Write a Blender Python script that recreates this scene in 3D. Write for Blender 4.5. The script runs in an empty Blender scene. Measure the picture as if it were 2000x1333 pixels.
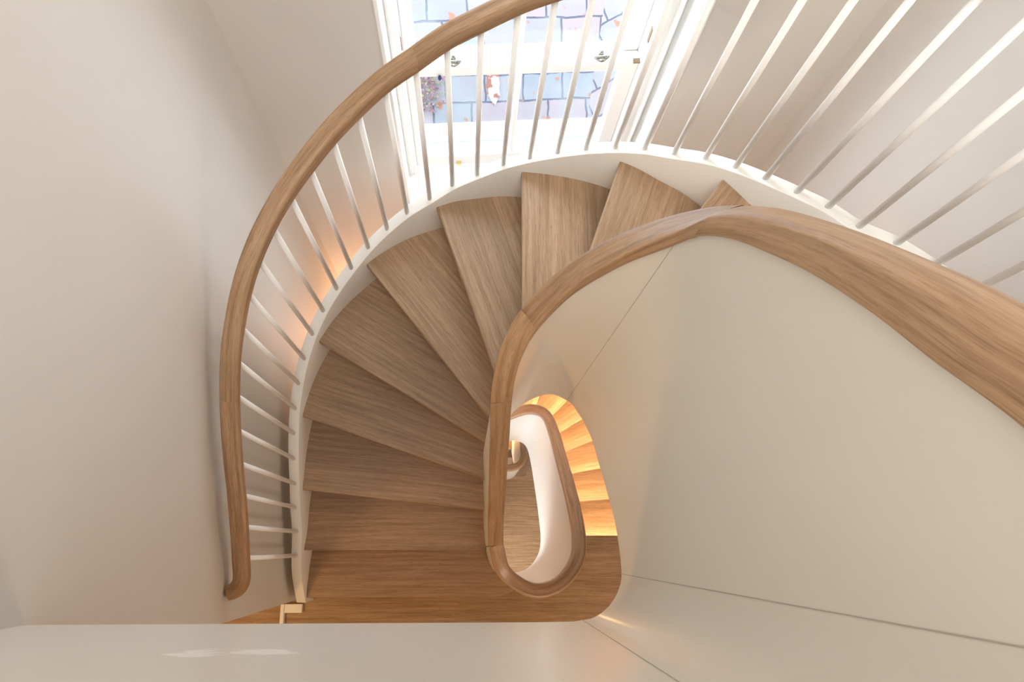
import bpy, bmesh, math, random
from mathutils import Vector, Matrix
random.seed(7)
S = bpy.context.scene
COL = S.collection
H = 3.824                      # camera height above the lower landing; D below means metres below the camera

# ---------------------------------------------------------------- camera, world, lights, exposure
cam = bpy.data.objects.new('camera', bpy.data.cameras.new('camera'))
COL.objects.link(cam)
cam.data.sensor_width = 36; cam.data.lens = 27.0; cam.data.clip_start = .02
M = Matrix(((0.9983653, -0.0147260, -0.0552261), (0.0, 0.9662390, -0.2576474), (0.0571557, 0.2572262, 0.9646595))).to_4x4()
M.translation = (0, 0, H)
cam.matrix_world = M
S.camera = cam
S.view_settings.view_transform = 'Standard'; S.view_settings.look = 'None'
S.view_settings.gamma = 1; S.view_settings.use_curve_mapping = False
S.view_settings.exposure = 0.13
S.cycles.use_denoising = True
S.cycles.max_bounces = 10; S.cycles.diffuse_bounces = 6
W = bpy.data.worlds.new('sky'); S.world = W; W.use_nodes = True
bg = W.node_tree.nodes['Background']; bg.inputs[0].default_value = (.82, .91, 1, 1); bg.inputs[1].default_value = 8.0

def area(name, loc, size, power, color, rot=(0, 0, 0), sy=None):
    l = bpy.data.lights.new(name, 'AREA'); l.energy = power; l.color = color; l.size = size
    if sy: l.shape = 'RECTANGLE'; l.size_y = sy
    o = bpy.data.objects.new(name, l); COL.objects.link(o); o.location = loc; o.rotation_euler = rot
    return o
def point(name, loc, power, color, r=.05):
    l = bpy.data.lights.new(name, 'POINT'); l.energy = power; l.color = color; l.shadow_soft_size = r
    o = bpy.data.objects.new(name, l); COL.objects.link(o); o.location = loc
    return o
area('ceiling_light', (.15, -.75, H+2.45), 1.4, 92, (.99, 1, 1))
point('landing_fill', (.15, -1.45, H+.8), 15, (1, .98, .94), .18)  # unseen fill light, added to brighten the balusters from the landing side
point('hall_lamp', (-1.35, -.85, 1.6), 26, (1, .62, .28), .10)
point('under_stair_lamp', (-.44, 1.04, -.05), 7.5, (1, .48, .22), .08)
point('lower_hall_lamp', (.95, -.9, -1.0), 8, (1, .52, .25), .12)
point('basement_stair_lamp', (.25, .98, -3.1), 4, (1, .60, .25), .04)
point('lower_landing_lamp', (1.0, -1.3, 1.15), 17, (1, .84, .66), .12)

# ---------------------------------------------------------------- helpers
def tag(o, label=None, cat=None, group=None, kind=None):
    if label: o['label'] = label
    if cat: o['category'] = cat
    if group: o['group'] = group
    if kind: o['kind'] = kind
    return o
def empty(name, loc=(0, 0, 0)):
    o = bpy.data.objects.new(name, None); COL.objects.link(o); o.location = loc; o.empty_display_size = .1
    return o
def link(name, me, mat, parent=None, smooth=False):
    me.name = name
    if mat: me.materials.append(mat)
    if smooth:
        for p in me.polygons: p.use_smooth = True
    o = bpy.data.objects.new(name, me); COL.objects.link(o)
    if parent:
        o.parent = parent
        o.matrix_parent_inverse = Matrix.Translation(-Vector(parent.location))
    return o
def from_bm(name, bm, mat, parent=None, smooth=False):
    bmesh.ops.recalc_face_normals(bm, faces=bm.faces)
    me = bpy.data.meshes.new(name); bm.to_mesh(me); bm.free()
    return link(name, me, mat, parent, smooth)
def box(bm, x0, x1, y0, y1, z0, z1, f=None):
    vs = []
    for x, y, z in ((x0,y0,z0),(x1,y0,z0),(x1,y1,z0),(x0,y1,z0),(x0,y0,z1),(x1,y0,z1),(x1,y1,z1),(x0,y1,z1)):
        p = Vector((x, y, z))
        if f: p = f(p)
        vs.append(bm.verts.new(p))
    for q in ((0,3,2,1),(4,5,6,7),(0,1,5,4),(1,2,6,5),(2,3,7,6),(3,0,4,7)):
        bm.faces.new([vs[i] for i in q])
def prism(bm, poly, z0, z1):
    a = [bm.verts.new((x, y, z0)) for x, y in poly]; b = [bm.verts.new((x, y, z1)) for x, y in poly]
    n = len(poly)
    bm.faces.new(a[::-1]); bm.faces.new(b)
    for i in range(n): bm.faces.new((a[i], a[(i+1) % n], b[(i+1) % n], b[i]))
def bevel(bm, w, seg=2):
    bmesh.ops.recalc_face_normals(bm, faces=bm.faces)
    es = [e for e in bm.edges if len(e.link_faces) == 2 and e.calc_face_angle(0) > .6]
    bmesh.ops.bevel(bm, geom=es, offset=w, segments=seg, profile=.5, affect='EDGES', clamp_overlap=True)
def catmull(P, n):
    P = [Vector(p) for p in P]; E = [2*P[0]-P[1]] + P + [2*P[-1]-P[-2]]; out = []
    for i in range(len(P)-1):
        a, b, c, d = E[i:i+4]
        for k in range(n):
            t = k/n
            out.append(.5*((2*b) + (c-a)*t + (2*a-5*b+4*c-d)*t*t + (3*b-3*c+d-a)*t**3))
    out.append(P[-1]); return out
def normals2(P):                       # plan normals, pointing to the left of travel
    out = []
    for i in range(len(P)):
        a = P[max(i-1, 0)]; b = P[min(i+1, len(P)-1)]
        t = Vector((b[0]-a[0], b[1]-a[1])).normalized(); out.append(Vector((-t.y, t.x)))
    return out
def resample(P, step):
    out = [P[0].copy()]; acc = 0; 
    for a, b in zip(P[:-1], P[1:]):
        L = (b-a).length
        while acc + L >= step:
            t = (step-acc)/L; a = a.lerp(b, t); out.append(a.copy()); L = (b-a).length; acc = 0
        acc += L
    if (out[-1]-P[-1]).length > step*.3: out.append(P[-1].copy())
    else: out[-1] = P[-1].copy()
    return out
def rail_profile(w, h, rt, rb, seg=5):
    pts = []
    for cx, cz, r, a0 in ((w/2-rt, -rt, rt, 0), (-w/2+rt, -rt, rt, 90), (-w/2+rb, -h+rb, rb, 180), (w/2-rb, -h+rb, rb, 270)):
        for k in range(seg+1):
            a = math.radians(a0 + 90*k/seg); pts.append((cx + r*math.cos(a), cz + r*math.sin(a)))
    return pts
def sweep(name, P, prof, mat, parent, u0=0., off=0.):
    """P: top centre line (Vector x,y,z); profile points (n, z)."""
    N = normals2(P); me = bpy.data.meshes.new(name); V = []; F = []; m = len(prof); U = []
    us = [u0]
    for a, b in zip(P[:-1], P[1:]): us.append(us[-1] + (b-a).length)
    vs = [0]
    for i in range(m):
        a, b = prof[i], prof[(i+1) % m]; vs.append(vs[-1] + math.hypot(a[0]-b[0], a[1]-b[1]))
    for p, n in zip(P, N):
        for (a, b) in prof: V.append((p.x + n.x*a, p.y + n.y*a, p.z + b))
    for i in range(len(P)-1):
        for k in range(m):
            k2 = (k+1) % m
            F.append((i*m+k, i*m+k2, (i+1)*m+k2, (i+1)*m+k))
            U += [(us[i], vs[k]+off), (us[i], vs[k+1]+off), (us[i+1], vs[k+1]+off), (us[i+1], vs[k]+off)]
    F.append(tuple(range(m))[::-1]); F.append(tuple((len(P)-1)*m+k for k in range(m)))
    for (a, b) in prof[::-1]: U.append((u0 + a, b + off + .3))
    for (a, b) in prof: U.append((u0 + a, b + off + .3))
    me.from_pydata(V, [], F); me.update()
    uv = me.uv_layers.new(name='grain')
    for i, l in enumerate(uv.data): l.uv = U[i]
    o = link(name, me, mat, parent)
    for p in me.polygons: p.use_smooth = True
    bm = bmesh.new(); bm.from_mesh(me); bmesh.ops.recalc_face_normals(bm, faces=bm.faces)
    for e in bm.edges:
        if len(e.link_faces) == 2: e.smooth = e.calc_face_angle(0) < .6
    bm.to_mesh(me); bm.free()
    return o
def uv_plan(o, ang, ox=0., oy=0.):
    """wood grain runs along plan direction ang; side faces take z as second coordinate"""
    me = o.data; uv = me.uv_layers.new(name='grain'); c, s = math.cos(ang), math.sin(ang)
    for p in me.polygons:
        flat = abs(p.normal.z) > .5
        for li in p.loop_indices:
            v = me.vertices[me.loops[li].vertex_index].co
            a = v.x*c + v.y*s; b = -v.x*s + v.y*c
            if not flat: b = b + v.z
            uv.data[li].uv = (a+ox, b+oy)
def ring_wall(bm, P, thick, zt, zb):
    """vertical panel following plan P (Vector2), thickness, top and bottom heights per point"""
    N = normals2(P); rows = []
    for p, n, t, b in zip(P, N, zt, zb):
        rows.append([bm.verts.new((p.x+s*n.x*thick/2, p.y+s*n.y*thick/2, z)) for s, z in ((1, t), (-1, t), (-1, b), (1, b))])
    for a, b in zip(rows[:-1], rows[1:]):
        for k in range(4):
            k2 = (k+1) % 4; bm.faces.new((a[k], a[k2], b[k2], b[k]))
    bm.faces.new(rows[0][::-1]); bm.faces.new(rows[-1])
def auto_smooth(o, ang=.6):
    me = o.data
    for p in me.polygons: p.use_smooth = True
    bm = bmesh.new(); bm.from_mesh(me)
    for e in bm.edges:
        if len(e.link_faces) == 2: e.smooth = e.calc_face_angle(0) < ang
    bm.to_mesh(me); bm.free()

# ---------------------------------------------------------------- materials
def new_mat(name):
    m = bpy.data.materials.new(name); m.use_nodes = True; nt = m.node_tree
    return m, nt, nt.nodes['Principled BSDF']
def paint(name, col, rough=.5, coat=0., bump=.02, scale=180., spec=.5):
    m, nt, b = new_mat(name)
    b.inputs['Base Color'].default_value = (*col, 1); b.inputs['Roughness'].default_value = rough
    b.inputs['Coat Weight'].default_value = coat; b.inputs['Coat Roughness'].default_value = .12
    b.inputs['Specular IOR Level'].default_value = spec
    tc = nt.nodes.new('ShaderNodeTexCoord'); n = nt.nodes.new('ShaderNodeTexNoise'); n.inputs['Scale'].default_value = scale
    n.inputs['Detail'].default_value = 3
    n2 = nt.nodes.new('ShaderNodeTexNoise'); n2.inputs['Scale'].default_value = 2.2; n2.inputs['Detail'].default_value = 4
    mx = nt.nodes.new('ShaderNodeMix'); mx.data_type = 'RGBA'
    mx.inputs['A'].default_value = (*[c*.975 for c in col], 1); mx.inputs['B'].default_value = (*[min(1, c*1.02) for c in col], 1)
    bp = nt.nodes.new('ShaderNodeBump'); bp.inputs['Strength'].default_value = bump; bp.inputs['Distance'].default_value = .01
    L = nt.links.new
    L(tc.outputs['Object'], n.inputs['Vector']); L(tc.outputs['Object'], n2.inputs['Vector'])
    L(n2.outputs['Fac'], mx.inputs['Factor']); L(mx.outputs['Result'], b.inputs['Base Color'])
    L(n.outputs['Fac'], bp.inputs['Height']); L(bp.outputs['Normal'], b.inputs['Normal'])
    return m
def wood(name, dark, mid, light, rough=.42, plank=.0):
    m, nt, b = new_mat(name); L = nt.links.new
    b.inputs['Roughness'].default_value = rough; b.inputs['Specular IOR Level'].default_value = .4
    uv = nt.nodes.new('ShaderNodeUVMap'); uv.uv_map = 'grain'
    oi = nt.nodes.new('ShaderNodeObjectInfo')
    mp = nt.nodes.new('ShaderNodeMapping'); mp.inputs['Scale'].default_value = (3.4, 85, 1)
    cmb = nt.nodes.new('ShaderNodeCombineXYZ'); mul = nt.nodes.new('ShaderNodeMath'); mul.operation = 'MULTIPLY'; mul.inputs[1].default_value = 37
    L(oi.outputs['Random'], mul.inputs[0]); L(mul.outputs[0], cmb.inputs['Z']); L(mul.outputs[0], cmb.inputs['X'])
    L(cmb.outputs[0], mp.inputs['Location']); 
    # gentle waviness of the grain
    wv = nt.nodes.new('ShaderNodeTexNoise'); wv.inputs['Scale'].default_value = 2.6; wv.inputs['Detail'].default_value = 1
    vm = nt.nodes.new('ShaderNodeVectorMath'); vm.operation = 'MULTIPLY_ADD'; vm.inputs[1].default_value = (0, .022, 0)
    L(uv.outputs[0], wv.inputs['Vector']); L(wv.outputs['Color'], vm.inputs[0]); L(uv.outputs[0], vm.inputs[2])
    L(vm.outputs[0], mp.inputs['Vector'])
    n1 = nt.nodes.new('ShaderNodeTexNoise'); n1.inputs['Scale'].default_value = 1.0; n1.inputs['Detail'].default_value = 8; n1.inputs['Roughness'].default_value = .62
    L(mp.outputs[0], n1.inputs['Vector'])
    mp2 = nt.nodes.new('ShaderNodeMapping'); mp2.inputs['Scale'].default_value = (30, 520, 1); L(uv.outputs[0], mp2.inputs['Vector']); L(cmb.outputs[0], mp2.inputs['Location'])
    n2 = nt.nodes.new('ShaderNodeTexNoise'); n2.inputs['Scale'].default_value = 1.0; n2.inputs['Detail'].default_value = 2; L(mp2.outputs[0], n2.inputs['Vector'])
    cr = nt.nodes.new('ShaderNodeValToRGB'); e = cr.color_ramp.elements
    e[0].position = .33; e[0].color = (*dark, 1); e[1].position = .68; e[1].color = (*light, 1)
    x = e.new(.5); x.color = (*mid, 1)
    L(n1.outputs['Fac'], cr.inputs['Fac'])
    pr = nt.nodes.new('ShaderNodeValToRGB'); pe = pr.color_ramp.elements
    pe[0].position = .33; pe[0].color = (.72, .66, .6, 1); pe[1].position = .5; pe[1].color = (1, 1, 1, 1)
    L(n2.outputs['Fac'], pr.inputs['Fac'])
    mx = nt.nodes.new('ShaderNodeMix'); mx.data_type = 'RGBA'; mx.blend_type = 'MULTIPLY'; mx.inputs['Factor'].default_value = .75
    L(cr.outputs[0], mx.inputs['A']); L(pr.outputs[0], mx.inputs['B'])
    # each board / rail section has its own tone, and glued staves inside a board
    sep = nt.nodes.new('ShaderNodeSeparateXYZ'); L(uv.outputs[0], sep.inputs[0])
    ad = nt.nodes.new('ShaderNodeMath'); ad.operation = 'ADD'; L(sep.outputs['Y'], ad.inputs[0]); L(oi.outputs['Random'], ad.inputs[1])
    fl = nt.nodes.new('ShaderNodeMath'); fl.operation = 'SNAP'; fl.inputs[1].default_value = plank or 100; L(ad.outputs[0], fl.inputs[0])
    wn = nt.nodes.new('ShaderNodeTexWhiteNoise'); wn.noise_dimensions = '2D'; c2 = nt.nodes.new('ShaderNodeCombineXYZ')
    L(fl.outputs[0], c2.inputs['X']); L(oi.outputs['Random'], c2.inputs['Y']); L(c2.outputs[0], wn.inputs['Vector'])
    mr = nt.nodes.new('ShaderNodeMapRange'); mr.inputs['To Min'].default_value = .90; mr.inputs['To Max'].default_value = 1.10
    L(wn.outputs['Value'], mr.inputs['Value'])
    vs = nt.nodes.new('ShaderNodeVectorMath'); vs.operation = 'SCALE'; L(mx.outputs['Result'], vs.inputs[0]); L(mr.outputs[0], vs.inputs['Scale'])
    L(vs.outputs[0], b.inputs['Base Color'])
    bp = nt.nodes.new('ShaderNodeBump'); bp.inputs['Strength'].default_value = .12; bp.inputs['Distance'].default_value = .002
    L(n2.outputs['Fac'], bp.inputs['Height']); L(bp.outputs[0], b.inputs['Normal'])
    return m
def plain(name, col, rough=.4, metal=0., emit=None, es=0.):
    m, nt, b = new_mat(name)
    n = nt.nodes.new('ShaderNodeTexNoise'); n.inputs['Scale'].default_value = 60
    r = nt.nodes.new('ShaderNodeMapRange'); r.inputs['To Min'].default_value = max(.02, rough-.06); r.inputs['To Max'].default_value = rough+.06
    nt.links.new(n.outputs['Fac'], r.inputs['Value']); nt.links.new(r.outputs[0], b.inputs['Roughness'])
    b.inputs['Base Color'].default_value = (*col, 1); b.inputs['Metallic'].default_value = metal
    if emit: b.inputs['Emission Color'].default_value = (*emit, 1); b.inputs['Emission Strength'].default_value = es
    return m
MW = paint('wall_paint', (.65, .62, .575), .62)
MP = paint('panel_paint', (.77, .735, .67), .36, .12, .012)
MS = paint('string_paint', (.84, .82, .77), .36, .15, .01)
MB_ = paint('baluster_paint', (.93, .925, .91), .35, .1, .0)
MF = paint('window_paint', (.90, .90, .88), .38, .1, .008)
MC = paint('ceiling_paint', (.85, .83, .79), .8)
MT = wood('tread_oak', (.265, .163, .090), (.345, .220, .128), (.42, .282, .172), .40, .13)
MR = wood('rail_oak', (.28, .165, .088), (.41, .255, .146), (.50, .33, .20), .34)
MFl = wood('floor_oak', (.27, .16, .082), (.38, .24, .13), (.48, .315, .18), .42, .15)
MLED = plain('light_strip', (.9, .7, .4), .5, 0, (1, .66, .35), 110)
MBR = plain('aged_brass', (.32, .25, .16), .3, .9)
MNI = plain('nickel', (.42, .42, .38), .25, .95)
MDK = plain('dark_slot', (.05, .045, .04), .5)
MGAP = plain('joint_line', (.46, .42, .36), .8)  # grey of the thin seams between panels

# ---------------------------------------------------------------- plan data (metres; third value = depth below camera)
BAL = [(-.717,-.040,3.411,.797),(-.705,.057,3.336,.815),(-.703,.152,3.261,.805),(-.697,.243,3.189,.818),(-.694,.336,3.126,.82),(-.687,.429,3.062,.82),(-.675,.518,3.000,.818),(-.655,.605,2.939,.812),(-.627,.689,2.878,.808),(-.590,.770,2.818,.80),(-.546,.847,2.767,.792),(-.492,.917,2.715,.787),(-.434,.979,2.663,.779),(-.370,1.040,2.611,.771),(-.299,1.092,2.559,.766),(-.226,1.132,2.506,.765),(-.145,1.163,2.454,.764),(-.066,1.191,2.400,.762),(.017,1.206,2.347,.76),(.103,1.217,2.293,.76),(.186,1.215,2.240,.76),(.270,1.207,2.187,.76),(.352,1.193,2.135,.76),(.433,1.171,2.082,.76),(.510,1.140,2.029,.76),(.583,1.098,1.976,.76),(.656,1.056,1.923,.76),(.720,1.003,1.869,.76),(.778,.943,1.816,.76),(.835,.879,1.763,.76),(.885,.814,1.710,.76),(.928,.739,1.656,.76),(.983,.676,1.603,.76),(1.027,.602,1.550,.76),(1.062,.522,1.496,.76),(1.088,.437,1.45,.76),(1.105,.345,1.40,.77),(1.112,.25,1.355,.78),(1.115,.15,1.33,.79),(1.115,.05,1.32,.79),(1.115,-.05,1.32,.79)]
OUT = [Vector((x, y, H-d)) for x, y, d, h in BAL]
# lower well balustrade centre line: x, y, depth of rail top, depth of panel bottom
LOWP = [(.085,.10,5.74,6.68),(.085,.3,5.35,6.68),(.09,.5,4.95,6.2),(.12,.63,4.62,5.75),(.19,.70,4.36,5.45),(.289,.716,4.132,5.28),(.355,.701,4.002,5.22),(.399,.652,3.882,5.12),(.416,.546,3.701,4.95),(.424,.332,3.374,4.68),(.433,.174,3.168,4.56),(.435,.033,3.024,4.46),(.412,-.059,2.954,4.42),(.342,-.134,2.901,4.34),(.241,-.155,2.857,4.28),(.137,-.093,2.784,4.2),(.100,.0,2.67,4.0)]
UPP = [(.100,.0,2.67,4.0),(.092,.075,2.49,3.72),(.088,.18,2.241,3.50),(.083,.272,1.996,3.28),(.080,.365,1.727,3.05),(.104,.427,1.516,2.80),(.165,.457,1.290,2.47),(.235,.448,1.081,2.22),(.291,.409,.895,2.13),(.311,.357,.760,2.05),(.318,.267,.606,1.88),(.314,.178,.470,1.735),(.312,.116,.388,1.64),(.312,.04,.295,1.55),(.312,-.046,.255,1.505),(.3035,-.087,.25,1.503),(.2803,-.122,.25,1.502),(.245,-.146,.25,1.502),(.204,-.154,.25,1.502)]

# ---------------------------------------------------------------- structure: walls
WO = Vector((0, 1.42)); WU = Vector((.99707, .0765)); WV = Vector((-.0765, .99707))
def wl(p):                                   # window-wall frame (u along wall, v outwards, D depth) -> world
    q = WO + WU*p.x + WV*p.y
    return Vector((q.x, q.y, p.z))
ZB = -2.85; ZW = -5.3; ZT = H+2.5
def wbox(bm, u0, u1, v0, v1, d0, d1): box(bm, u0, u1, v0, v1, H-d1, H-d0, wl)
uL, uR, dS, dH = -.272, .675, 3.0, 1.05
bm = bmesh.new()
wbox(bm, -.95, uL, 0, .25, -2.5, H-ZW); wbox(bm, uR, 1.32, 0, .25, -2.5, H-ZW)
wbox(bm, uL, uR, 0, .25, dS+.02, H-ZW); wbox(bm, uL, uR, 0, .25, -2.5, dH)
wb = tag(from_bm('wall_back', bm, MW), 'cream painted wall holding the sash window', kind='structure')
def plan_wall(name, a, b, th, z0, z1, mat, label):
    bm = bmesh.new(); a = Vector(a); b = Vector(b); t = (b-a).normalized(); n = Vector((-t.y, t.x))*th
    prism(bm, [tuple(a), tuple(b), tuple(b+n), tuple(a+n)], z0, z1)
    return bm
# left wall face runs from the window corner to the end by the hall opening; above the opening it carries on
a = Vector((-.688, 1.45)); b = Vector((-.790, -.245)); t = (b-a).normalized()
c = a + t*((a.y+1.9)/-t.y)
bm = plan_wall('', b, a, .12, ZW, ZT, MW, ''); prism(bm, [(c.x, c.y), (b.x, b.y), (b.x-.12, b.y+.007), (c.x-.12, c.y)], H-1.72, ZT)
o = tag(from_bm('wall_left', bm, MW), 'cream wall on the left beside the outer handrail', kind='structure')
bm = plan_wall('', (1.178, 1.55), (1.42, -1.9), .12, ZW, ZT, MW, '')
tag(from_bm('wall_right', bm, MW), 'cream wall on the right behind the balusters', kind='structure')
bm = bmesh.new(); box(bm, -1.05, 1.5, -2.02, -1.9, ZW, ZT)
tag(from_bm('wall_front', bm, MW), 'wall behind the upper landing', kind='structure')
bm = bmesh.new(); box(bm, -1.1, 1.6, -2.02, 1.7, ZT, ZT+.1)
tag(from_bm('ceiling', bm, MC), 'painted ceiling over the stairwell', kind='structure')
bm = bmesh.new(); box(bm, -2.3, -.7, -2.02, -1.9, 0, 2.3); box(bm, -2.3, -2.2, -1.9, .3, 0, 2.3); box(bm, -2.3, -.9, .3, .4, 0, 2.3); box(bm, -2.3, -.9, -2.0, .4, 2.24, 2.3)
tag(from_bm('wall_hall', bm, MW), 'walls of the warm lit hall beyond the lower landing', kind='structure')

# ---------------------------------------------------------------- floors
def plan_path(P, n=6, inset=0.):
    C = catmull([Vector((p[0], p[1], 0)) for p in P], n); N = normals2(C)
    return [Vector((c.x+m.x*inset, c.y+m.y*inset)) for c, m in zip(C, N)]
low = plan_path(LOWP[11:17], 8, .016)      # from (.435,.033) round the U to (.1,0)
poly = [(-2.2,-1.9),(1.38,-1.9),(1.30,.047)] + [(.452,.047)] + [tuple(p) for p in low] + [(.08,.03),(-.79,.03),(-.79,-.245),(-.9,-.24),(-.9,.3),(-2.2,.3)]
bm = bmesh.new(); prism(bm, poly, -.04, 0)
o = tag(from_bm('floor', bm, MFl), 'oak board floor of the lower landing', kind='structure'); uv_plan(o, 0, .3, .05)
bm = bmesh.new(); prism(bm, [(-.80,-1.9),(1.40,-1.9),(1.24,.045),(.335,.045),(.330,-.046),(.3,-.13),(.204,-.172),(-.79,-.172)], H-1.50, H-1.354)
o = tag(from_bm('floor', bm, MFl), 'oak board floor of the upper landing', kind='structure'); uv_plan(o, 0, .7, .1)
bm = bmesh.new(); prism(bm, [(-.8,-1.9),(1.4,-1.9),(1.25,.56),(.42,.58),(.33,.545),(.1,.545),(-.75,.545)], ZB-.2, ZB)
o = tag(from_bm('floor', bm, MFl), 'oak board floor two storeys down at the foot of the well', kind='structure'); uv_plan(o, 0, .1, .2)
bm = bmesh.new(); prism(bm, [(-1.1,-1.9),(1.6,-1.9),(1.6,1.7),(-1.1,1.7)], ZW-.1, ZW)
o = tag(from_bm('floor', bm, MFl), 'oak floor at the very bottom of the stairwell', kind='structure'); uv_plan(o, 0, .1, .2)
bm = bmesh.new(); box(bm, -.852, -.836, -1.2, -.262, 0, .03)
tag(from_bm('trim_1', bm, MF), 'narrow white floor trim at the hall opening', kind='structure')
bm = bmesh.new(); box(bm, -.835, -.756, -.30, -.262, 0, .025)
tag(from_bm('trim_2', bm, MF), 'white trim block at the foot of the outer string', kind='structure')

# ---------------------------------------------------------------- upper staircase: treads, risers, outer string
stair = empty('staircase', (-.2, -.1, 0))
tag(stair, 'winding oak staircase climbing round from the lower landing, white outer string', 'staircase')
z_of = lambda k: k*.19
NOSE = {1:((-.690,-.224),(.145,-.220)),2:((-.683,-.019),(.066,-.018)),3:((-.673,.222),(.063,.142)),4:((-.657,.496),(.064,.252)),5:((-.574,.753),(.065,.373)),6:((-.384,1.002),(.065,.444)),7:((-.124,1.152),(.083,.562)),8:((.164,1.201),(.163,.727)),9:((.455,1.145),(.357,.862)),10:((.703,.994),(.643,.916)),11:((.90,.775),(.31,.372)),12:((1.04,.525),(.315,.222)),13:((1.10,.05),(.33,.045))}
inn = plan_path(LOWP[12:16] + UPP, 8, .0175)            # tread-side face of the inner panel
ext = [Vector((-.729,-.245,0)), Vector((-.724,-.13,0))] + [Vector((p.x, p.y, 0)) for p in OUT]
oc = catmull(ext, 6); on = normals2(oc); outp = [Vector((c.x-n.x*.021, c.y-n.y*.021)) for c, n in zip(oc, on)]
def hit(path, A, B, s0, want):
    """param along path where line A-B crosses; want picks crossing nearest to given point"""
    A = Vector(A); B = Vector(B); d = (B-A).normalized(); n = Vector((-d.y, d.x)); best = None
    for i in range(len(path)-1):
        f0 = (path[i]-A).dot(n); f1 = (path[i+1]-A).dot(n)
        if (f0 <= 0 < f1) or (f1 <= 0 < f0):
            t = f0/(f0-f1); p = path[i].lerp(path[i+1], t); dd = (p-Vector(want)).length
            if best is None or dd < best[0]: best = (dd, i+t, p)
    return best
def seg(path, s0, s1):
    out = [path[int(s0)].lerp(path[min(int(s0)+1, len(path)-1)], s0-int(s0))]
    i = int(s0)+1
    while i < s1: out.append(path[i]); i += 1
    k = min(int(s1), len(path)-2); out.append(path[k].lerp(path[k+1], s1-k)); return out
def line_of(k, back=0.):
    A, B = map(Vector, NOSE[k]); d = (B-A).normalized(); n = Vector((-d.y, d.x))     # n points uphill
    return A+n*back, B+n*back
for k in range(1, 13):
    A, B = line_of(k)
    A2, B2 = line_of(k+1, .035)
    ha = hit(outp, A, B, 0, A); hb = hit(inn, A, B, 0, B if k not in (7, 8, 9, 10) else {7:(.12,.46),8:(.163,.475),9:(.23,.465),10:(.29,.43)}[k])
    kk = k+1
    ha2 = hit(outp, A2, B2, 0, A2); hb2 = hit(inn, A2, B2, 0, B2 if kk not in (7, 8, 9, 10) else {7:(.12,.46),8:(.163,.475),9:(.23,.465),10:(.29,.43)}[kk])
    if k == 1:                                                       # first step: rounded end that dies into the curved panel
        ip = seg(inn, 0, hb2[1]); ip = [p for p in ip if p.x < .262]
        ox = seg(outp, 0, ha2[1]); ox = [p for p in ox if p.y > -.222]
        front = [Vector((-.704,-.224)), Vector((.125,-.224)), Vector((.155,-.220)), Vector((.185,-.211)), Vector((.210,-.198)), Vector((.235,-.183))]
        poly = front + ip + ox[::-1]
    else:
        poly = [ha[2]] + [hb[2]] + seg(inn, hb[1], hb2[1])[1:] + seg(outp, ha[1], ha2[1])[::-1][:-1]
    z = z_of(k); bm = bmesh.new()
    pts = []
    for p in poly:
        if not pts or (p-pts[-1]).length > .0008: pts.append(p)
    prism(bm, [tuple(p) for p in pts], z-.036, z)
    bmesh.ops.recalc_face_normals(bm, faces=bm.faces)
    es = [e for e in bm.edges if abs(e.verts[0].co.z-e.verts[1].co.z) < 1e-5 and all(abs((Vector(v.co.xy)-A).dot(Vector((-(B-A).y, (B-A).x)).normalized())) < .004 for v in e.verts)]
    if k == 1: es = [e for e in bm.edges if abs(e.verts[0].co.z-e.verts[1].co.z) < 1e-5 and all(v.co.y < -.18 for v in e.verts)]
    if es: bmesh.ops.bevel(bm, geom=es, offset=.005, segments=3, profile=.5, affect='EDGES')
    o = from_bm('tread', bm, MT, stair); uv_plan(o, math.atan2((B-A).y, (B-A).x), k*.73, k*.41)
    # riser set back under the nosing
    R1, R2 = line_of(k, .022); r1 = hit(outp, R1, R2, 0, R1) if k > 1 else None; r2 = hit(inn, R1, R2, 0, hb[2] if hb else B)
    p1 = r1[2] if r1 else Vector((-.70,-.202)); p2 = r2[2] if (r2 and k > 1) else Vector((.13,-.202))
    d = (p2-p1).normalized(); n = Vector((-d.y, d.x))*.016
    bm = bmesh.new(); prism(bm, [tuple(p1), tuple(p2), tuple(p2+n), tuple(p1+n)], z-.19+.0005, z-.036)
    o = from_bm('riser', bm, MT, stair); uv_plan(o, math.atan2(d.y, d.x), k*.2, k*.5)
# white soffit-side outer string
SP = [Vector((-.729,-.245,H-3.64)), Vector((-.724,-.13,H-3.49))] + OUT
SPc = catmull(SP, 6); bm = bmesh.new()
ring_wall(bm, [Vector((p.x, p.y)) for p in SPc], .042, [p.z for p in SPc], [max(p.z-.36, .0005) for p in SPc])
bevel(bm, .004, 2)
o = from_bm('outer_string', bm, MS, stair); auto_smooth(o)
tag(o, 'white painted curved outer string')

# ---------------------------------------------------------------- outer railing: handrail sections and balusters
rail = empty('stair_railing', (OUT[0].x, OUT[0].y, OUT[0].z))
tag(rail, 'outer railing of thin white round balusters under a curved oak handrail', 'railing')
top = [Vector((x, y, H-d+h+.05)) for x, y, d, h in BAL]
tail = [Vector((-.775,-.150,H-2.66)), Vector((-.748,-.137,H-2.655)), Vector((-.728,-.105,H-2.63))]
TC = catmull(tail + top, 6)
prof = rail_profile(.05, .05, .011, .007)
cut = [0, 46, int(6*19), int(6*30), len(TC)-1]
for i in range(len(cut)-1):
    sweep('handrail', TC[cut[i]:cut[i+1]+1], prof, MR, rail, u0=i*3.1, off=i*.37)
rod_bm = bmesh.new(); bmesh.ops.create_cone(rod_bm, cap_ends=True, segments=16, radius1=.0082, radius2=.0082, depth=1)
rod = bpy.data.meshes.new('baluster'); rod_bm.to_mesh(rod); rod_bm.free(); rod.materials.append(MB_)
for p in rod.polygons: p.use_smooth = len(p.vertices) == 4
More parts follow.
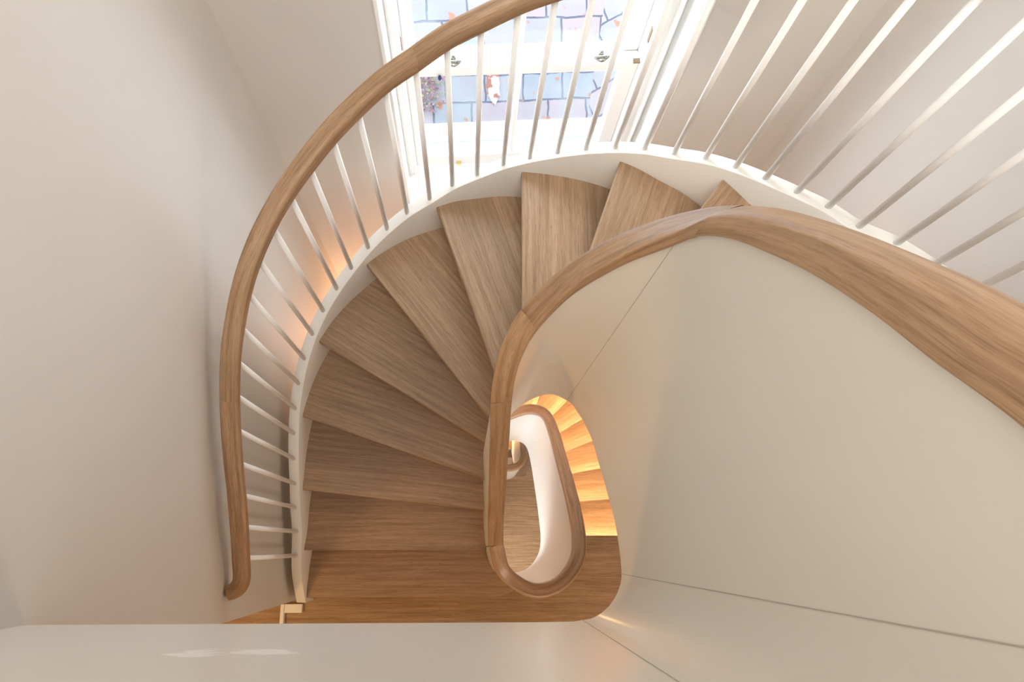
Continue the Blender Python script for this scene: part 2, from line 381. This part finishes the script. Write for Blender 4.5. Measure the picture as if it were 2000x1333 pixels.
for (x, y, d, h) in BAL:
    o = bpy.data.objects.new('baluster', rod); COL.objects.link(o); o.parent = rail
    o.matrix_parent_inverse = Matrix.Translation(-Vector(rail.location))
    o.location = (x, y, H-d+h/2); o.scale = (1, 1, h+.02)

# ---------------------------------------------------------------- inner balustrades: solid curved panel + oak rail
IPROF = rail_profile(.05, .07, .012, .006)
def balustrade(name, P, label, cuts, n=8, extra=None):
    root = empty(name, (P[0][0], P[0][1], H-P[0][3])); tag(root, label, 'balustrade')
    C = catmull([Vector((p[0], p[1], H-p[2])) for p in P], n)
    Bt = catmull([Vector((p[0], p[1], H-p[3])) for p in P], n)
    if extra:
        C += extra[0]; Bt += extra[1]
    bm = bmesh.new(); ring_wall(bm, [Vector((c.x, c.y)) for c in C], .036, [c.z-.066 for c in C], [b.z for b in Bt])
    o = from_bm('curved_panel', bm, MP, root); auto_smooth(o)
    tag(o, 'cream painted solid panel')
    ends = [0] + [int(c*n) for c in cuts] + [len(C)-1]
    for i in range(len(ends)-1):
        sweep('handrail', C[ends[i]:ends[i+1]+1], IPROF, MR, root, u0=i*2.3+.4, off=i*.53+.2)
    return root, C, Bt
def scuffed(base):
    m = base.copy(); m.name = 'panel_paint_scuffed'; nt = m.node_tree; b = nt.nodes['Principled BSDF']; L = nt.links.new
    tc = nt.nodes.new('ShaderNodeTexCoord'); sp = nt.nodes.new('ShaderNodeSeparateXYZ'); L(tc.outputs['Object'], sp.inputs[0])
    def win(sock, c, r):
        a = nt.nodes.new('ShaderNodeMath'); a.operation = 'SUBTRACT'; L(sock, a.inputs[0]); a.inputs[1].default_value = c
        k = nt.nodes.new('ShaderNodeMath'); k.operation = 'ABSOLUTE'; L(a.outputs[0], k.inputs[0])
        q = nt.nodes.new('ShaderNodeMapRange'); q.inputs['From Min'].default_value = r; q.inputs['From Max'].default_value = r*.3; L(k.outputs[0], q.inputs['Value']); return q.outputs[0]
    wx = win(sp.outputs['X'], -.31, .17); wz = win(sp.outputs['Z'], H-1.11, .075)
    mm = nt.nodes.new('ShaderNodeMath'); mm.operation = 'MULTIPLY'; L(wx, mm.inputs[0]); L(wz, mm.inputs[1])
    mp = nt.nodes.new('ShaderNodeMapping'); mp.inputs['Scale'].default_value = (8, 1, 26); L(tc.outputs['Object'], mp.inputs['Vector'])
    n = nt.nodes.new('ShaderNodeTexNoise'); n.inputs['Scale'].default_value = 1.3; n.inputs['Detail'].default_value = 2.5; L(mp.outputs[0], n.inputs['Vector'])
    m2 = nt.nodes.new('ShaderNodeMath'); m2.operation = 'MULTIPLY'; L(mm.outputs[0], m2.inputs[0]); L(n.outputs['Fac'], m2.inputs[1])
    r = nt.nodes.new('ShaderNodeMapRange'); r.inputs['From Min'].default_value = .40; r.inputs['From Max'].default_value = .44; L(m2.outputs[0], r.inputs['Value'])
    mx = nt.nodes.new('ShaderNodeMix'); mx.data_type = 'RGBA'; mx.inputs['B'].default_value = (.95, .93, .88, 1)
    src = b.inputs['Base Color'].links[0].from_socket; L(src, mx.inputs['A']); L(r.outputs[0], mx.inputs['Factor']); L(mx.outputs['Result'], b.inputs['Base Color'])
    return m
lroot, LC, LB = balustrade('curved_balustrade', LOWP, 'lower curved cream balustrade with oak rail circling the narrow stair well', [3.5, 10.2])
ex = [Vector((x, -.155, H-.25)) for x in (.15, 0, -.2, -.45, -.785)]; ey = [Vector((x, -.155, H-1.502)) for x in (.15, 0, -.2, -.45, -.785)]
uroot, UC, UB = balustrade('curved_balustrade', UPP, 'upper curved cream balustrade with oak rail sweeping past on the right', [3.67, 5.3, 8.5], extra=(ex, ey))
for ch in uroot.children:
    if ch.name.startswith('curved_panel'): ch.data.materials[0] = scuffed(MP)
# panel joints on the well face
def joint(ang, parent, C, Bt, zlo=None):
    N = normals2(C); best = None
    for c, n, b in zip(C, N, Bt):
        q = Vector((c.x-n.x*.0182, c.y-n.y*.0182)); a = math.degrees(math.atan2(q.y, q.x))
        if q.x > .1 and (best is None or abs(a-ang) < best[0]): best = (abs(a-ang), q, n, c, b)
    _, q, n, c, b = best
    t = Vector((n.y, -n.x)); bm = bmesh.new(); w = .0005
    prism(bm, [tuple(q+t*w), tuple(q-t*w), tuple(q-t*w-n*.0004), tuple(q+t*w-n*.0004)], b.z+.002, c.z-.072)
    from_bm('panel_joint', bm, MGAP, parent)
for a in (55.0, -9.7, -31.7): joint(a, uroot, UC, UB)
TH = [(.12,.56,5.74,6.67),(.22,.56,5.74,6.67),(.32,.562,5.74,6.67),(.385,.585,5.74,6.67),(.42,.645,5.76,6.7),(.424,.72,5.84,6.9),(.424,.85,6.05,7.2),(.42,1.0,6.3,7.5)]
balustrade('curved_balustrade', TH, 'small curved balustrade end with dark oak rail deep down in the well', [3.6])

# ---------------------------------------------------------------- lower staircase (descends on the right of the well)
lst = empty('staircase', (.8, .05, -1.4)); tag(lst, 'lower oak stair flight glowing with warm light seen through the well', 'staircase')
LN = [((.578,.047),(.733,.047)),((.571,.220),(.731,.232)),((.564,.379),(.718,.408)),((.557,.519),(.699,.578)),((.544,.653),(.674,.733)),((.536,.799),(.623,.889)),((.447,.903),(.464,.945)),((.25,.8),(.25,1.2)),((.08,.7),(-.1,1.15)),((.06,.5),(-.5,.85))]
linn = plan_path(LOWP[:12], 8, .0175)[::-1]
def cross(A, B, P):      # extend line A->B to polyline
    return hit(P, A, B, 0, A)
louter = [Vector(p) for p in ((1.26,-.1),(1.235,.3),(1.20,.8),(1.07,1.2),(.9,1.42),(.3,1.40),(-.3,1.36),(-.64,1.33),(-.70,1.0),(-.74,.5))]
for k in range(1, len(LN)):
    A, B = map(Vector, LN[k-1]); A2, B2 = map(Vector, LN[k])
    n2 = (B2-A2).normalized(); n2 = Vector((-n2.y, n2.x))
    i1 = hit(linn, A, B, 0, A); o1 = hit(louter, A, B, 0, B+(B-A).normalized()*.4)
    i2 = hit(linn, A2, B2, 0, A2); o2 = hit(louter, A2, B2, 0, B2+(B2-A2).normalized()*.4)
    if not (i1 and i2 and o1 and o2): continue
    # tread k lies one rise below nosing k and reaches from under it to nosing k+1
    dA = (B-A).normalized(); nb = Vector((dA.y, -dA.x))*.022
    poly = [i1[2]+nb] + seg(linn, i1[1], i2[1]) + seg(louter, o1[1], o2[1])[::-1] + [o1[2]+nb]
    z = -.19*k; bm = bmesh.new(); pts = []
    for p in poly:
        if not pts or (p-pts[-1]).length > .001: pts.append(p)
    prism(bm, [tuple(p) for p in pts], z-.036, z)
    o = from_bm('tread', bm, MT, lst); uv_plan(o, math.atan2(dA.y, dA.x), k*.6, k*.35)
    p1, p2 = i1[2]+nb, o1[2]+nb
    bm = bmesh.new(); prism(bm, [tuple(p1), tuple(p2), tuple(p2+nb*.7), tuple(p1+nb*.7)], z, z+.19-.037)
    o = from_bm('riser', bm, MT, lst); uv_plan(o, math.atan2(dA.y, dA.x), k*.6, k*.15)
    # warm strip tucked under the nosing
    s1, s2 = i1[2]+nb*.92+dA*.02, o1[2]+nb*.92-dA*.05; m_ = -nb.normalized()*.010
    zz = z+.19-.037 if k > 1 else z+.189-.04
    if True:
        bm = bmesh.new(); prism(bm, [tuple(s1), tuple(s2), tuple(s2+m_), tuple(s1+m_)], zz-.0025, zz-.0005)
        tag(from_bm('light_strip', bm, MLED, lst), 'warm glowing light strip')
# steps that go further down inside the third well
deep = empty('staircase', (.5, .8, H-8.2)); tag(deep, 'lowest lit oak steps at the very bottom of the well', 'staircase')
for i, (poly, dt, db) in enumerate((([(.05,.807),(.442,.807),(.509,.90),(.10,.90+.0)], 7.3, 8.2), ([(.0,.86),(.385,.86),(.62,1.08),(.62,1.3),(0,1.3)], 7.1, 7.3), ([(.3,.6),(.6,.6),(.7,1.2),(.45,.80),(.3,.80)], 8.2, 8.3))):
    bm = bmesh.new(); prism(bm, poly, H-db, H-dt)
    o = from_bm('tread', bm, MT, deep); uv_plan(o, .3, i*.4, i*.2)

# ---------------------------------------------------------------- window
win = empty('window_1', tuple(wl(Vector((.2, .15, H-3.0))))); tag(win, 'white timber sash window over the stairs', kind='structure')
def wpart(name, boxes, mat, parent, bev=.003):
    bm = bmesh.new()
    for q in boxes: wbox(bm, *q)
    if bev: bevel(bm, bev, 1)
    return from_bm(name, bm, mat, parent)
wpart('window_sill', [(uL, uR, -.012, .262, 3.0, 3.035)], MF, win)
wpart('reveal_lining', [(uL, uL+.014, -.006, .15, dH, 3.0), (uR-.014, uR, -.006, .15, dH, 3.0), (uL, uR, -.006, .15, dH-.014, dH)], MF, win)
wpart('window_frame', [(-.258, -.222, .13, .30, dH, 3.0), (-.236, -.228, .122, .14, dH, 3.0), (.588, .661, .13, .30, dH, 3.0), (.60, .612, .118, .14, dH, 3.0), (.632, .642, .10, .14, dH, 3.0), (-.25, .66, .13, .30, dH, dH+.05), ], MF, win)
wpart('lower_sash', [(-.222, -.180, .160, .200, 2.29, 2.985), (.532, .588, .160, .200, 2.29, 2.985), (-.18, .532, .160, .200, 2.905, 2.985), (-.222, .588, .158, .204, 2.292, 2.345), (.166, .184, .168, .198, 2.34, 2.91)], MF, win)
wpart('upper_sash', [(-.222, -.180, .206, .246, dH+.05, 2.345), (.532, .588, .206, .246, dH+.05, 2.345), (-.222, .588, .206, .246, 2.292, 2.345), (-.22, .588, .206, .246, dH+.05, dH+.1), (.166, .184, .212, .240, dH+.05, 2.30)], MF, win)
glass, nt, b = new_mat('window_glass'); b.inputs['Transmission Weight'].default_value = 1; b.inputs['Roughness'].default_value = 0; b.inputs['IOR'].default_value = 1.45
b.inputs['Base Color'].default_value = (.97, .99, 1, 1)
for n in list(nt.nodes):
    if n.type == 'OUTPUT_MATERIAL': outn = n
tr = nt.nodes.new('ShaderNodeBsdfTransparent'); gl = nt.nodes.new('ShaderNodeBsdfGlossy'); gl.inputs['Roughness'].default_value = .01
ms = nt.nodes.new('ShaderNodeMixShader'); ms.inputs[0].default_value = .02
nt.links.new(tr.outputs[0], ms.inputs[1]); nt.links.new(gl.outputs[0], ms.inputs[2]); nt.links.new(ms.outputs[0], outn.inputs['Surface'])
wpart('glass_pane', [(-.18, .532, .182, .185, 2.34, 2.91)], glass, win, 0)
wpart('glass_pane', [(-.18, .532, .226, .229, dH+.1, 2.30)], glass, win, 0)
def fastener(u, parent):
    bm = bmesh.new()
    c = Vector((u, .185, H-2.292))
    def cyl(p, r, h, ax='Z', seg=14):
        m = Matrix.Translation(wl(p + Vector((0, 0, 0))))
        if ax == 'U': m = m @ Matrix.Rotation(math.radians(4.4), 4, 'Z') @ Matrix.Rotation(math.pi/2, 4, 'Y')
        bmesh.ops.create_cone(bm, cap_ends=True, segments=seg, radius1=r, radius2=r*.8, depth=h, matrix=m)
    cyl(c+Vector((0, -.006, .003)), .020, .006)
    cyl(c+Vector((0, .004, .010)), .011, .016)
    cyl(c+Vector((-.017, -.006, .005)), .009, .009); cyl(c+Vector((.017, -.006, .005)), .009, .009)
    cyl(c+Vector((0, .004, .021)), .006, .010); cyl(c+Vector((0, -.012, .014)), .004, .042, 'U')
    bmesh.ops.create_uvsphere(bm, u_segments=12, v_segments=8, radius=.007, matrix=Matrix.Translation(wl(c+Vector((.021, -.012, .014)))))
    o = from_bm('sash_fastener', bm, MNI, parent, True); tag(o, 'nickel sash fastener')
fastener(.455, win); fastener(-.055, win)
for u in (-.2225, .5885):
    bm = bmesh.new(); s = 1 if u < 0 else -1
    wbox(bm, min(u, u+s*.004), max(u, u+s*.004), .140, .156, 2.10, 2.17); bevel(bm, .003, 2)
    tag(from_bm('sash_pulley', bm, MBR, win), 'aged brass sash pulley plate')
wpart('sash_stop', [(.565, .600, .150, .166, 2.285, 2.292)], MBR, win, 0)
wpart('sash_lift', [(-.055, -.035, .148, .162, 2.955, 2.975)], plain('polished_brass', (.75, .62, .28), .3, .9), win, .002)
bm = bmesh.new(); bmesh.ops.create_uvsphere(bm, u_segments=12, v_segments=8, radius=.009, matrix=Matrix.Translation(wl(Vector((-.105, .150, H-2.34)))) @ Matrix.Diagonal((.8, .8, 1.5, 1)))
tag(from_bm('locking_key', bm, plain('blue_key', (.03, .05, .12), .3, .5), win, True), 'small dark blue hanging lock key')

# ---------------------------------------------------------------- outside: slate roof, ledge, creeper
def slate_mat():
    m, nt, b = new_mat('weathered_slates'); L = nt.links.new
    uv = nt.nodes.new('ShaderNodeUVMap'); uv.uv_map = 'grain'
    br = nt.nodes.new('ShaderNodeTexBrick'); br.offset = .37
    br.inputs['Color1'].default_value = (.13, .148, .172, 1); br.inputs['Color2'].default_value = (.19, .155, .165, 1); br.inputs['Mortar'].default_value = (.04, .05, .085, 1)
    br.inputs['Scale'].default_value = 1; br.inputs['Brick Width'].default_value = .19; br.inputs['Row Height'].default_value = .125
    br.inputs['Mortar Size'].default_value = .0045; br.inputs['Mortar Smooth'].default_value = .3
    ns = nt.nodes.new('ShaderNodeTexNoise'); ns.inputs['Scale'].default_value = 9; ns.inputs['Detail'].default_value = 6
    vm = nt.nodes.new('ShaderNodeVectorMath'); vm.operation = 'MULTIPLY_ADD'; vm.inputs[1].default_value = (.03, .03, 0)
    L(uv.outputs[0], ns.inputs['Vector']); L(ns.outputs['Color'], vm.inputs[0]); L(uv.outputs[0], vm.inputs[2]); L(vm.outputs[0], br.inputs['Vector'])
    # pale lichen bloom and rusty stains
    n2 = nt.nodes.new('ShaderNodeTexNoise'); n2.inputs['Scale'].default_value = 5; n2.inputs['Detail'].default_value = 5; L(uv.outputs[0], n2.inputs['Vector'])
    r2 = nt.nodes.new('ShaderNodeValToRGB'); r2.color_ramp.elements[0].position = .45; r2.color_ramp.elements[1].position = .62; L(n2.outputs['Fac'], r2.inputs['Fac'])
    m1 = nt.nodes.new('ShaderNodeMix'); m1.data_type = 'RGBA'; m1.inputs['B'].default_value = (.175, .20, .215, 1); L(br.outputs['Color'], m1.inputs['A'])
    ml = nt.nodes.new('ShaderNodeMath'); ml.operation = 'MULTIPLY'; ml.inputs[1].default_value = .45; L(r2.outputs[0], ml.inputs[0]); L(ml.outputs[0], m1.inputs['Factor'])
    n3 = nt.nodes.new('ShaderNodeTexNoise'); n3.inputs['Scale'].default_value = 13; n3.inputs['Detail'].default_value = 2; L(uv.outputs[0], n3.inputs['Vector'])
    r3 = nt.nodes.new('ShaderNodeValToRGB'); r3.color_ramp.elements[0].position = .66; r3.color_ramp.elements[1].position = .71; L(n3.outputs['Fac'], r3.inputs['Fac'])
    m2 = nt.nodes.new('ShaderNodeMix'); m2.data_type = 'RGBA'; m2.inputs['B'].default_value = (.20, .09, .055, 1); L(m1.outputs['Result'], m2.inputs['A']); L(r3.outputs[0], m2.inputs['Factor'])
    L(m2.outputs['Result'], b.inputs['Base Color']); b.inputs['Roughness'].default_value = .7
    bp = nt.nodes.new('ShaderNodeBump'); bp.inputs['Distance'].default_value = .004; L(br.outputs['Fac'], bp.inputs['Height']); bp.invert = True; L(bp.outputs[0], b.inputs['Normal'])
    return m
MSL = slate_mat()
def roof_obj(name, poly3, th, mat, label, cat, uvec, o3, parent=None):
    """slab under the polygon; uv from plane coordinates"""
    pts = [Vector(p) for p in poly3]; n = (pts[1]-pts[0]).cross(pts[2]-pts[0]).normalized()
    if n.z < 0: n = -n
    bm = bmesh.new(); a = [bm.verts.new(p) for p in pts]; c = [bm.verts.new(p-n*th) for p in pts]
    bm.faces.new(a); bm.faces.new(c[::-1])
    for i in range(len(a)): bm.faces.new((a[i], a[(i+1) % len(a)], c[(i+1) % len(a)], c[i]))
    o = from_bm(name, bm, mat, parent); uv = o.data.uv_layers.new(name='grain'); u = Vector(uvec).normalized(); v = n.cross(u)
    for i, l in enumerate(o.data.loops):
        q = o.data.vertices[l.vertex_index].co - Vector(o3); uv.data[i].uv = (q.dot(u)+5, q.dot(v)+5)
    if label: tag(o, label, cat)
    return o
def rz(u, v): return H-3.42+.72*(v-.60)
R0 = lambda u, v: wl(Vector((u, v, rz(u, v))))
ux = WU.to_3d()
slope = roof_obj('slate_roof', [R0(-1.6, .60), R0(.62, .60), R0(1.0, 2.6), R0(-1.6, 2.6)], .05, MSL, 'weathered blue and pink slate roof outside the window', 'roof', ux, R0(0, .60))
o = roof_obj('slate_roof', [R0(.62, .60), wl(Vector((1.6, .60, rz(0, .60)-.35))), wl(Vector((1.9, 2.6, rz(0, 2.6)-.3))), R0(1.0, 2.6)], .05, MSL, 'narrow grey slate slope at the right edge of the roof outside', 'roof', (.75, .5, .1), R0(.62, .60))
bm = bmesh.new(); box(bm, -1.7, 1.8, .526, .615, H-3.62, H-3.41, wl); bevel(bm, .006, 2)
tag(from_bm('parapet_ledge', bm, MF), 'white ledge between the window and the slate roof', 'ledge')
bm = bmesh.new(); box(bm, -1.7, 1.8, .262, .524, H-3.62, H-3.44, wl)
tag(from_bm('gutter', bm, plain('lead_grey', (.34, .46, .58), .5)), 'blue grey lead strip along the inner side of the white ledge', 'gutter')
# fallen white render patch with terracotta beneath
pt = []
cx, cv = .155, .755
for i in range(22):
    a = i/22*2*math.pi; r = 1+random.uniform(-.14, .14); pt.append(wl(Vector((cx+.034*r*math.cos(a), cv+.075*r*math.sin(a), rz(0, cv+.075*r*math.sin(a))+.004))))
m_, nt, b = new_mat('lime_patch'); n = nt.nodes.new('ShaderNodeTexNoise'); n.inputs['Scale'].default_value = 28; rp = nt.nodes.new('ShaderNodeValToRGB')
rp.color_ramp.elements[0].position = .44; rp.color_ramp.elements[0].color = (.16, .06, .045, 1); rp.color_ramp.elements[1].position = .54; rp.color_ramp.elements[1].color = (.36, .33, .32, 1)
tc = nt.nodes.new('ShaderNodeTexCoord'); nt.links.new(tc.outputs['Object'], n.inputs['Vector']); nt.links.new(n.outputs['Fac'], rp.inputs['Fac']); nt.links.new(rp.outputs[0], b.inputs['Base Color'])
roof_obj('mortar_patch', pt, .003, m_, 'ragged white mortar patch with rusty spots on the slate roof', 'patch', ux, (0, 0, 0))
# creeper growing on the roof, left in the window
bm = bmesh.new()
lm, nt, b = new_mat('creeper_leaves'); n = nt.nodes.new('ShaderNodeTexNoise'); n.inputs['Scale'].default_value = 45; rp = nt.nodes.new('ShaderNodeValToRGB')
rp.color_ramp.elements[0].position = .4; rp.color_ramp.elements[0].color = (.13, .03, .06, 1); rp.color_ramp.elements[1].position = .62; rp.color_ramp.elements[1].color = (.13, .13, .06, 1)
x = rp.color_ramp.elements.new(.5); x.color = (.15, .10, .10, 1)
tc = nt.nodes.new('ShaderNodeTexCoord'); nt.links.new(tc.outputs['Object'], n.inputs['Vector']); nt.links.new(n.outputs['Fac'], rp.inputs['Fac']); nt.links.new(rp.outputs[0], b.inputs['Base Color'])
for i in range(135):
    u = -.155 + random.gauss(0, .04); v = .73 + random.gauss(0, .06); v = v if v > .65 else .66+random.random()*.12; hgt = abs(random.gauss(.02, .02))
    c = wl(Vector((u, v, rz(u, v)+hgt))); s = random.uniform(.006, .013)
    rot = Matrix.Rotation(random.uniform(0, 6.28), 3, 'Z') @ Matrix.Rotation(random.uniform(-.8, .8), 3, 'X')
    q = [Vector((0, -s, 0)), Vector((s*.7, 0, s*.2)), Vector((0, s*1.2, 0)), Vector((-s*.7, 0, s*.2))]
    bm.faces.new([bm.verts.new(c + rot @ p) for p in q])
me = bpy.data.meshes.new('leaves'); bm.to_mesh(me); bm.free()
cre = empty('creeper_plant', tuple(R0(-.2, .75))); tag(cre, 'small reddish creeper growing on the slate roof outside', 'plant')
link('foliage', me, lm, cre)
cu = bmesh.new()
for a, c in (((-.20, .65), (-.18, .74)), ((-.20, .74), (-.24, .86)), ((-.20, .74), (-.16, .88)), ((-.21, .68), (-.15, .75)), ((-.22, .66), (-.27, .78))):
    p, q = R0(*a)+Vector((0, 0, .012)), R0(*c)+Vector((0, 0, .02)); d = q-p
    bmesh.ops.create_cone(cu, cap_ends=True, segments=6, radius1=.003, radius2=.002, depth=d.length, matrix=Matrix.Translation((p+q)/2) @ d.to_track_quat('Z', 'Y').to_matrix().to_4x4())
from_bm('stem', cu, plain('twig', (.16, .10, .08), .7), cre)
